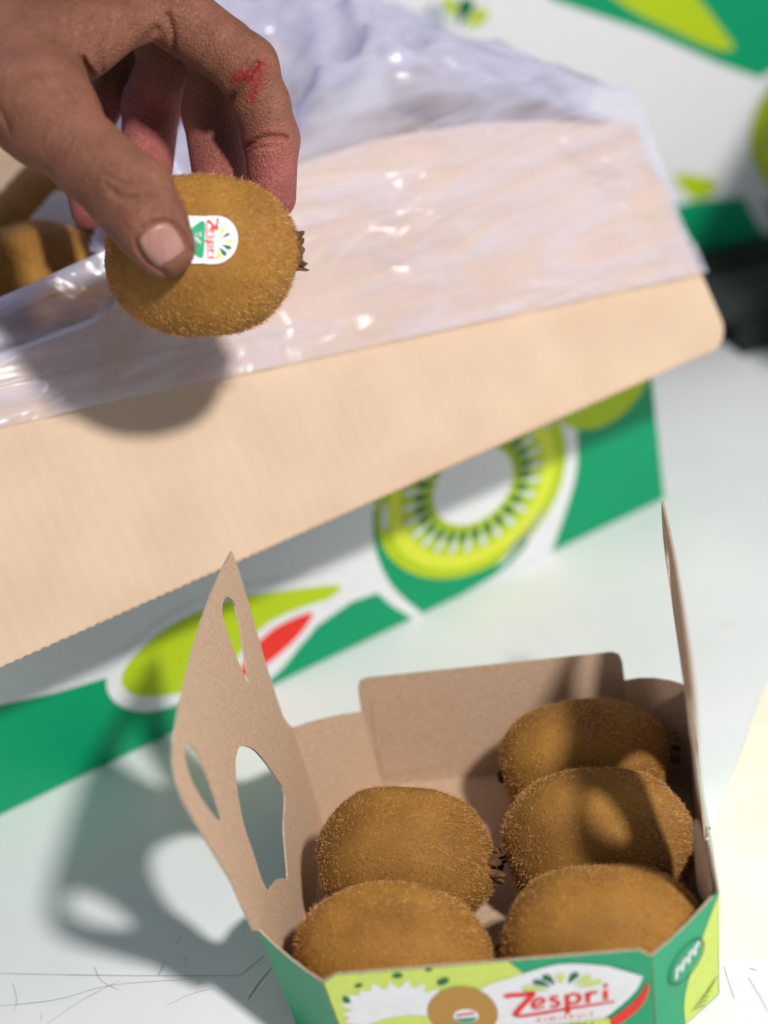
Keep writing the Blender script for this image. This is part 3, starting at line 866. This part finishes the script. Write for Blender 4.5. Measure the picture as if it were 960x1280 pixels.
GROOVE = [  # (polyline in x,y), depth, width, zmin, zmax
    ([(-22.5, 14.0), (-19, 11.2), (-14.5, 9.8), (-10, 11.2), (-6.5, 14.2)], 0.80, 0.60, 30, 60),
    ([(-21.0, 11.5), (-17, 9.0), (-12.5, 8.0), (-8.5, 9.6)], 0.55, 0.48, 30, 60),
    ([(-23, 17), (-19, 14.6), (-14, 13.6), (-9, 15), (-7, 16.5)], 0.65, 0.52, 30, 60),
    ([(-22, 19.5), (-17.5, 17.8), (-12, 18.2)], 0.41, 0.48, 30, 60),
    ([(10.5, 35.2), (14.5, 36.0), (19, 37.4), (25, 37.6)], 1.59, 0.72, -16, 10),
    ([(6.5, 47.5), (10.5, 50.2), (14, 53.4), (17.0, 57.6)], 1.89, 0.88, -10, 10),
    ([(-33, 54.5), (-30.3, 50.1), (-27.5, 45.5), (-25.2, 41.1), (-24.0, 37.5)], 2.17, 1.04, 5, 45),
    ([(-26, 45), (-23.5, 53), (-19, 60), (-13, 67)], 1.30, 0.96, 2, 40),
    ([(-29, 52), (-27, 60), (-23, 68)], 0.72, 0.72, 5, 40),
    ([(-33, 56), (-32, 64), (-29, 72)], 0.51, 0.72, 5, 40),
    ([(-9.5, 60), (-8.2, 66), (-9.5, 71)], 1.30, 0.88, -6, 14),
    ([(-70, 42), (-62, 36), (-57, 30)], 1.01, 0.96, 5, 40),
    ([(-77, 50), (-67, 41), (-63, 35)], 1.01, 1.04, 0, 40),
    ([(-62, 47), (-55, 39), (-51, 31)], 0.72, 0.96, 5, 40),
    ([(-6.5, -9.5), (-11.5, -6.5), (-14.4, -2.2), (-13.6, .8), (-10, 3.2), (-5, 4.0), (-1.6, 1.2), (.2, -3.6)], 1.23, 0.64, 28, 60),
    ([(-36, 58), (-37, 66), (-36, 75), (-33, 82)], 0.43, 0.80, 5, 40),
    ([(-41, 60), (-43, 69), (-43, 78)], 0.36, 0.80, 5, 40),
    ([(-22, 50), (-18, 55), (-14, 58)], 0.72, 0.64, 0, 40),
    ([(-48, 62), (-52, 70), (-54, 80)], 0.36, 0.88, 5, 40),
    ([(-36, 48), (-43, 46), (-50, 47)], 0.43, 0.72, 10, 50),
    ([(-31, 40), (-38, 33), (-42, 27)], 0.32, 0.64, 15, 50),
    ([(-28, 31), (-33, 26), (-35, 22)], 0.29, 0.56, 20, 50),
    ([(8, 52), (12, 56), (15, 61)], 0.72, 0.64, -8, 10),
    ([(12, 33.5), (17, 34.4), (23, 34.8)], 0.58, 0.48, -16, 10),
    ([(-2, 57.5), (1, 61), (3, 65)], 0.51, 0.72, -6, 12),
]
def hand_field(X_, Y_, Z_):
    P_ = None
    for a, b, ra, rb in PALM:
        d = cone(X_, Y_, Z_, a, b, ra, rb)
        P_ = d if P_ is None else smin(P_, d, 9.0)
    tot = P_.copy()
    for nm, ch in FING.items():
        F_ = None
        for a, b, ra, rb in ch:
            d = cone(X_, Y_, Z_, a, b, ra, rb)
            F_ = d if F_ is None else smin(F_, d, 2.5)
        tot = np.minimum(tot, smin(P_, F_, 9.0 if nm == 'thumb' else 5.0))
    shp = tot.shape
    sel = np.abs(tot) < 2.6
    xs_, ys_, zs_ = X_[sel], Y_[sel], Z_[sel]
    add = np.zeros_like(xs_)
    for pts, dep, wid, z0, z1 in GROOVE:
        P2 = [np.array(p) for p in catmull(pts, 3)]
        best = None
        for p, q in zip(P2[:-1], P2[1:]):
            e = q - p
            h = np.clip(((xs_ - p[0]) * e[0] + (ys_ - p[1]) * e[1]) / float(e @ e), 0, 1)
            d2 = (xs_ - p[0] - h * e[0]) ** 2 + (ys_ - p[1] - h * e[1]) ** 2
            best = d2 if best is None else np.minimum(best, d2)
        mk = np.clip((zs_ - z0) / 3, 0, 1) * np.clip((z1 - zs_) / 3, 0, 1)
        add = add + dep * np.exp(-best / wid ** 2) * mk
    tot[sel] += add
    tot = np.maximum(tot, -(X_ + 222))
    # shallow fold of skin where the thumb presses the fruit: keep the pad just outside the fruit
    return tot
def surface_nets(field, lo, hi, h):
    xs = [np.arange(lo[i], hi[i] + h, h, dtype=np.float32) for i in range(3)]
    nx, ny, nz = [len(a) for a in xs]
    D = np.empty((nx, ny, nz), np.float32)
    # coarse pass, then fine samples only near the skin
    st_ = 5
    cg = np.meshgrid(*[a[st_ // 2::st_] if len(a[st_ // 2::st_]) * st_ >= len(a) else np.append(a[st_ // 2::st_], a[-1]) for a in xs], indexing='ij')
    Dc = field(*cg)
    for ax in range(3): Dc = np.repeat(Dc, st_, axis=ax)
    D[:] = Dc[:nx, :ny, :nz]
    nearm = np.argwhere(np.abs(D) < st_ * h * 1.9)
    D[nearm[:, 0], nearm[:, 1], nearm[:, 2]] = field(xs[0][nearm[:, 0]], xs[1][nearm[:, 1]], xs[2][nearm[:, 2]])
    S = D < 0
    cs = np.zeros((nx - 1, ny - 1, nz - 1, 3), np.float32); cn = np.zeros((nx - 1, ny - 1, nz - 1), np.float32)
    def sub(A, o): return A[o[0]:nx - 1 + o[0], o[1]:ny - 1 + o[1], o[2]:nz - 1 + o[2]]
    for ax in range(3):
        oth = [a for a in range(3) if a != ax]
        for p in (0, 1):
            for q in (0, 1):
                o0 = [0, 0, 0]; o0[oth[0]] = p; o0[oth[1]] = q
                o1 = list(o0); o1[ax] = 1
                s0, s1 = sub(S, o0), sub(S, o1)
                m = s0 != s1
                d0, d1 = sub(D, o0)[m], sub(D, o1)[m]
                t = d0 / (d0 - d1)
                pos = np.tile(np.array(o0, np.float32), (len(t), 1)); pos[:, ax] += t
                cs[m] += pos; cn[m] += 1
    act = cn > 0
    ids = -np.ones(act.shape, np.int64)
    ids[act] = np.arange(act.sum())
    ijk = np.argwhere(act)
    V_ = (cs[act] / cn[act][:, None] + ijk) * h + np.array([a[0] for a in xs])
    quads = []
    for ax in range(3):
        o1 = [slice(None)] * 3; o2 = [slice(None)] * 3
        o1[ax] = slice(0, -1); o2[ax] = slice(1, None)
        a, b = S[tuple(o1)], S[tuple(o2)]
        for flip, mk in ((False, a & ~b), (True, ~a & b)):
            e = np.argwhere(mk)
            u, w = (ax + 1) % 3, (ax + 2) % 3
            ok = (e[:, u] > 0) & (e[:, w] > 0) & (e[:, u] < act.shape[u]) & (e[:, w] < act.shape[w])
            e = e[ok]
            def cid(du, dw):
                c = e.copy(); c[:, u] -= du; c[:, w] -= dw
                return ids[c[:, 0], c[:, 1], c[:, 2]]
            q = np.stack([cid(1, 1), cid(0, 1), cid(0, 0), cid(1, 0)], 1)
            if flip: q = q[:, ::-1]
            quads.append(q)
    return V_, np.concatenate(quads)
HV, HF = surface_nets(hand_field, (-228, -16, -82), (34, 146, 50), 0.6)
lowv, lowf = HV, HF

def skin_material():
    m, nt, p = new_mat('skin')
    at = nt.nodes.new('ShaderNodeAttribute'); at.attribute_name = 'tone'
    tc = nt.nodes.new('ShaderNodeTexCoord')
    n = nt.nodes.new('ShaderNodeTexNoise'); n.inputs['Scale'].default_value = 160; n.inputs['Detail'].default_value = 6
    nt.links.new(tc.outputs['Object'], n.inputs['Vector'])
    mr = nt.nodes.new('ShaderNodeMapRange'); mr.inputs[3].default_value = .72; mr.inputs[4].default_value = 1.22
    nt.links.new(n.outputs[0], mr.inputs[0])
    mu = nt.nodes.new('ShaderNodeMixRGB'); mu.blend_type = 'MULTIPLY'; mu.inputs[0].default_value = 1
    nL = nt.nodes.new('ShaderNodeTexNoise'); nL.inputs['Scale'].default_value = 55; nL.inputs['Detail'].default_value = 2
    nt.links.new(tc.outputs['Object'], nL.inputs['Vector'])
    rL = nt.nodes.new('ShaderNodeValToRGB')
    rL.color_ramp.elements[0].color = (.80, .74, .72, 1); rL.color_ramp.elements[0].position = .32
    rL.color_ramp.elements[1].color = (1.12, 1.08, 1.05, 1); rL.color_ramp.elements[1].position = .7
    nt.links.new(nL.outputs[0], rL.inputs[0])
    m0 = nt.nodes.new('ShaderNodeMixRGB'); m0.blend_type = 'MULTIPLY'; m0.inputs[0].default_value = 1
    nt.links.new(at.outputs['Color'], m0.inputs[1]); nt.links.new(rL.outputs[0], m0.inputs[2])
    nt.links.new(m0.outputs[0], mu.inputs[1]); nt.links.new(mr.outputs[0], mu.inputs[2])
    nt.links.new(mu.outputs[0], p.inputs['Base Color'])
    p.inputs['Roughness'].default_value = .58
    p.inputs['Specular IOR Level'].default_value = .28
    p.inputs['Subsurface Weight'].default_value = .12
    p.inputs['Subsurface Radius'].default_value = (1.0, .35, .2)
    p.inputs['Subsurface Scale'].default_value = .0025
    # skin relief: cells of fine creases, stretched
    mp = nt.nodes.new('ShaderNodeMapping'); mp.inputs['Scale'].default_value = (1, 1.0, 1); mp.inputs['Rotation'].default_value = (0, 0, rad(35))
    nt.links.new(tc.outputs['Object'], mp.inputs[0])
    mp2 = nt.nodes.new('ShaderNodeMapping'); mp2.inputs['Scale'].default_value = (1.6, .7, 1)
    nt.links.new(mp.outputs[0], mp2.inputs[0])
    v_ = nt.nodes.new('ShaderNodeTexVoronoi'); v_.feature = 'DISTANCE_TO_EDGE'; v_.inputs['Scale'].default_value = 900
    nt.links.new(mp2.outputs[0], v_.inputs['Vector'])
    n2 = nt.nodes.new('ShaderNodeTexNoise'); n2.inputs['Scale'].default_value = 420; n2.inputs['Detail'].default_value = 5
    nt.links.new(mp2.outputs[0], n2.inputs['Vector'])
    ad = nt.nodes.new('ShaderNodeMath'); ad.operation = 'MULTIPLY_ADD'; ad.inputs[1].default_value = 1.8
    nt.links.new(v_.outputs[0], ad.inputs[0]); nt.links.new(n2.outputs[0], ad.inputs[2])
    b = nt.nodes.new('ShaderNodeBump'); b.inputs['Strength'].default_value = .8; b.inputs['Distance'].default_value = .0005
    nt.links.new(ad.outputs[0], b.inputs['Height']); nt.links.new(b.outputs[0], p.inputs['Normal'])
    return m
SKIN = skin_material()
hand = mesh_obj('hand', HV / 1000, HF.tolist(), SKIN, None, smooth=True)
hand.matrix_world = HM
tag(hand, 'brown hand reaching in from above, thumb and curled fingers gripping a kiwifruit', 'hand')
# natural skin tones: brown back, pinker pads, stained knuckle
X_, Y_, Z_ = HV[:, 0], HV[:, 1], HV[:, 2]
brown = np.array(srgb(128, 84, 66)[:3]); pink = np.array(srgb(156, 90, 86)[:3]); stain = np.array(srgb(150, 26, 44)[:3]); knuck = np.array(srgb(112, 72, 58)[:3])
pk = np.clip((46 - Y_) / 18, 0, 1) * np.clip((2 - Z_) / 8, 0, 1)
pk = np.maximum(pk, np.clip((-24 - Z_) / 6, 0, 1) * np.clip((66 - Y_) / 10, 0, 1))
tone = brown + (pink - brown) * pk[:, None]
kn = np.exp(-(((X_ + 15) / 7) ** 2 + ((Y_ - 13) / 6) ** 2)) * (Z_ > 30)
tone = tone + (knuck - tone) * (.5 * kn)[:, None]
def near(pts, w):
    best = np.full(len(X_), 1e9)
    for p, q in zip(pts[:-1], pts[1:]):
        p, q = np.array(p, float), np.array(q, float); e = q - p
        h = np.clip(((X_ - p[0]) * e[0] + (Y_ - p[1]) * e[1]) / (e @ e), 0, 1)
        best = np.minimum(best, (X_ - p[0] - h * e[0]) ** 2 + (Y_ - p[1] - h * e[1]) ** 2)
    return np.exp(-best / (w * .95) ** 2)
st = np.maximum(near([(10.0, 53.0), (12.5, 54.2), (14.6, 53.4), (18.8, 57.2)], 1.5), .75 * near([(18.0, 54), (16.2, 50.5), (14.6, 47.5)], 1.7)) * (Z_ > -12)
blot = np.array([noise.noise(Vector((float(a) * .9, float(b) * .9, float(c) * .9))) if w_ > .03 else 0 for a, b, c, w_ in zip(X_, Y_, Z_, st)])
tone = tone + (stain - tone) * (.8 * np.clip(st * (1.1 + 1.3 * blot), 0, 1))[:, None]
ca = hand.data.color_attributes.new('tone', 'FLOAT_COLOR', 'POINT')
ca.data.foreach_set('color', np.concatenate([tone, np.ones((len(tone), 1))], 1).astype(np.float32).ravel())

# thumbnail
def hit(x, y):
    z = 46.0
    for _ in range(60):
        d = float(hand_field(np.array([x], np.float32), np.array([y], np.float32), np.array([z], np.float32))[0])
        z -= d * .9
        if d < .02: break
    return z
NAILM = noisy_mat('nail', srgb(146, 102, 92), srgb(166, 122, 112), scale=120, rough=.36, spec=.5, stretch=(3, .4, 1))
ax_ = np.array([.555, -.83]); px_ = np.array([.83, .555]); nc = np.array([-7.3, -1.9])
vv, ff = [], []
NA, NB_ = 12, 12
for i in range(NA + 1):
    for j in range(NB_ + 1):
        a, b = -1 + 2 * i / NA, -1 + 2 * j / NB_
        rr = (1 - .16 * b * b)
        x, y = nc + ax_ * (a * 5.0 * rr + (.5 if a > 0 else 0)) + px_ * (b * 6.0 * (1 - .22 * a * a))
        z = hit(x, y)
        edge_ = max(abs(a), abs(b))
        zz = z + .30 - .75 * max(0, (edge_ - .82) / .18) ** 2 * (1 if a < .9 else .3)
        vv.append((x / 1000, y / 1000, zz / 1000))
for i in range(NA):
    for j in range(NB_):
        k = i * (NB_ + 1) + j
        ff.append((k, k + NB_ + 1, k + NB_ + 2, k + 1))
nail = mesh_obj('thumbnail', vv, ff, NAILM, hand, smooth=True)
sd = nail.modifiers.new('thickness', 'SOLIDIFY'); sd.thickness = .0004; sd.offset = -1

# ------------------------------------------------------------------ plastic liner over the flap
def film_material():
    m, nt, p = new_mat('clear_film')
    p.inputs['Base Color'].default_value = (.78, .78, .95, 1)
    p.inputs['Roughness'].default_value = .22
    p.inputs['Specular IOR Level'].default_value = .6
    tl = nt.nodes.new('ShaderNodeBsdfTranslucent'); tl.inputs[0].default_value = (.78, .78, .97, 1)
    m1 = nt.nodes.new('ShaderNodeMixShader'); m1.inputs[0].default_value = .35
    nt.links.new(p.outputs[0], m1.inputs[1]); nt.links.new(tl.outputs[0], m1.inputs[2])
    tr = nt.nodes.new('ShaderNodeBsdfTransparent'); tr.inputs[0].default_value = (.96, .96, .99, 1)
    lw = nt.nodes.new('ShaderNodeLayerWeight'); lw.inputs[0].default_value = .35
    mr = nt.nodes.new('ShaderNodeMapRange'); mr.inputs[3].default_value = .80; mr.inputs[4].default_value = .18
    nt.links.new(lw.outputs['Facing'], mr.inputs[0])
    at = nt.nodes.new('ShaderNodeAttribute'); at.attribute_name = 'layers'
    tcs = nt.nodes.new('ShaderNodeTexCoord')
    mps = nt.nodes.new('ShaderNodeMapping'); mps.inputs['Scale'].default_value = (.35, 1.6, 1.6); mps.inputs['Rotation'].default_value = (0, .25, .15)
    nt.links.new(tcs.outputs['Object'], mps.inputs[0])
    ns = nt.nodes.new('ShaderNodeTexNoise'); ns.inputs['Scale'].default_value = 42; ns.inputs['Detail'].default_value = 4; ns.inputs['Distortion'].default_value = 1.5
    nt.links.new(mps.outputs[0], ns.inputs['Vector'])
    ms = nt.nodes.new('ShaderNodeMapRange'); ms.inputs[1].default_value = .38; ms.inputs[2].default_value = .68; ms.inputs[3].default_value = 1.06; ms.inputs[4].default_value = .62
    nt.links.new(ns.outputs[0], ms.inputs[0])
    m3 = nt.nodes.new('ShaderNodeMath'); m3.operation = 'MULTIPLY'
    nt.links.new(ms.outputs[0], m3.inputs[0]); nt.links.new(at.outputs['Fac'], m3.inputs[1])
    ml = nt.nodes.new('ShaderNodeMath'); ml.operation = 'MULTIPLY'
    nt.links.new(mr.outputs[0], ml.inputs[0]); nt.links.new(m3.outputs[0], ml.inputs[1])
    m2 = nt.nodes.new('ShaderNodeMixShader')
    nt.links.new(ml.outputs[0], m2.inputs[0]); nt.links.new(m1.outputs[0], m2.inputs[1]); nt.links.new(tr.outputs[0], m2.inputs[2])
    nt.links.new(m2.outputs[0], nt.nodes['Material Output'].inputs[0])
    tc = nt.nodes.new('ShaderNodeTexCoord')
    mp = nt.nodes.new('ShaderNodeMapping'); mp.inputs['Scale'].default_value = (1, 1.8, 1.8); mp.inputs['Rotation'].default_value = (0, 0, .5)
    nt.links.new(tc.outputs['Object'], mp.inputs[0])
    n = nt.nodes.new('ShaderNodeTexNoise'); n.inputs['Scale'].default_value = 16; n.inputs['Detail'].default_value = 2.5; n.inputs['Distortion'].default_value = 1.6
    nt.links.new(mp.outputs[0], n.inputs['Vector'])
    b = nt.nodes.new('ShaderNodeBump'); b.inputs['Strength'].default_value = .6; b.inputs['Distance'].default_value = .006
    nt.links.new(n.outputs[0], b.inputs['Height'])
    nt.links.new(b.outputs[0], p.inputs['Normal'])
    return m
FILM = film_material()
def ridge(x, y, z, s):
    return 1 - abs(noise.noise(Vector((x * s, y * s, z)))) * 2
def arch(s):
    x = s * .45
    return float(np.interp(x, [0, .03, .06, .10, .14, .175, .22, .30, .45], [.006, .013, .022, .029, .030, .026, .020, .014, .010]))
def film_point(s, q):
    """s: 0 at the right corner to 1 at the left end; q < 0 outside (-1 = hem), q > 0 inside the carton. carton space"""
    x = .004 - .45 * s
    hem = flen * (.70 - .52 * min(1, s * .45 / .30))
    ah = arch(s)
    if q <= 0:
        L = hem + ah
        e = -q * L                      # distance from the top fold
        d = e - ah
        c = Vector((x, 0, HT)) + fdir * d + fnor * (.0048 - fbend(x, max(0, d)))
        if d > 0: c -= fnor * .003 * min(1, d / .02)
        fall = 1 - abs(q) ** 4 * .8
        big = noise.noise(Vector((x * 16 + d * 10, e * 26, 3.1)))
        c += fnor * max(0, .0085 * fall * (big + .1) + .0034 * (ridge(x * .55 + e * .5, e * 1.6, 9.2, 30) - .45) * fall + .0008 * noise.noise(Vector((x * 90, e * 90, 1))))
        if e > L - .013: c += fnor * .0007
        return c
    far = .235 * (1 - min(1, max(0, (s - .36) / .10)) * .93)
    r = q * far
    k = min(1, r / .025)
    sharp = ridge(x * .8 + r * .5, r - x * .6, 7.7, 13)
    top = film_point(s, 0.0)
    kk = k * (1 if s < .40 else max(.15, 1 - (s - .40) * 8))
    z = top.z + .010 * kk - .45 * r * (1 if s > .3 else .2) - (.012 * k if s > .44 else 0)
    z += kk * (.030 * (sharp - .5) + .016 * (ridge(x, r * 1.4, 2.2, 31) - .5) + .010 * noise.noise(Vector((x * 38, r * 38, 5))))
    z += .030 * kk * math.exp(-((r - .11) / .06) ** 2) * math.exp(-((s - .14) / .12) ** 2)
    return Vector((x + .014 * k * noise.noise(Vector((x * 20, r * 20, 9))), top.y + r, z))
NS, NQ = 220, 150
vv, ff = [], []
for i in range(NS + 1):
    for j in range(NQ + 1):
        vv.append(film_point(i / NS, -1 + 2 * j / NQ))
for i in range(NS):
    for j in range(NQ):
        k = i * (NQ + 1) + j
        ff.append((k, k + 1, k + NQ + 2, k + NQ + 1))
film = mesh_obj('plastic_liner', vv, ff, FILM, None, smooth=True)
la = film.data.attributes.new('layers', 'FLOAT', 'POINT')      # share of light let through: two or three folds lie inside the carton
la.data.foreach_set('value', [1.0 if -1 + 2 * j / NQ < 0 else max(.68, 1 - (-1 + 2 * j / NQ) * 5) for i in range(NS + 1) for j in range(NQ + 1)])
film.location = B; film.rotation_euler = (0, 0, TY)
tag(film, 'thin crumpled clear plastic liner draped over the kraft flap of the open carton', 'plastic liner')
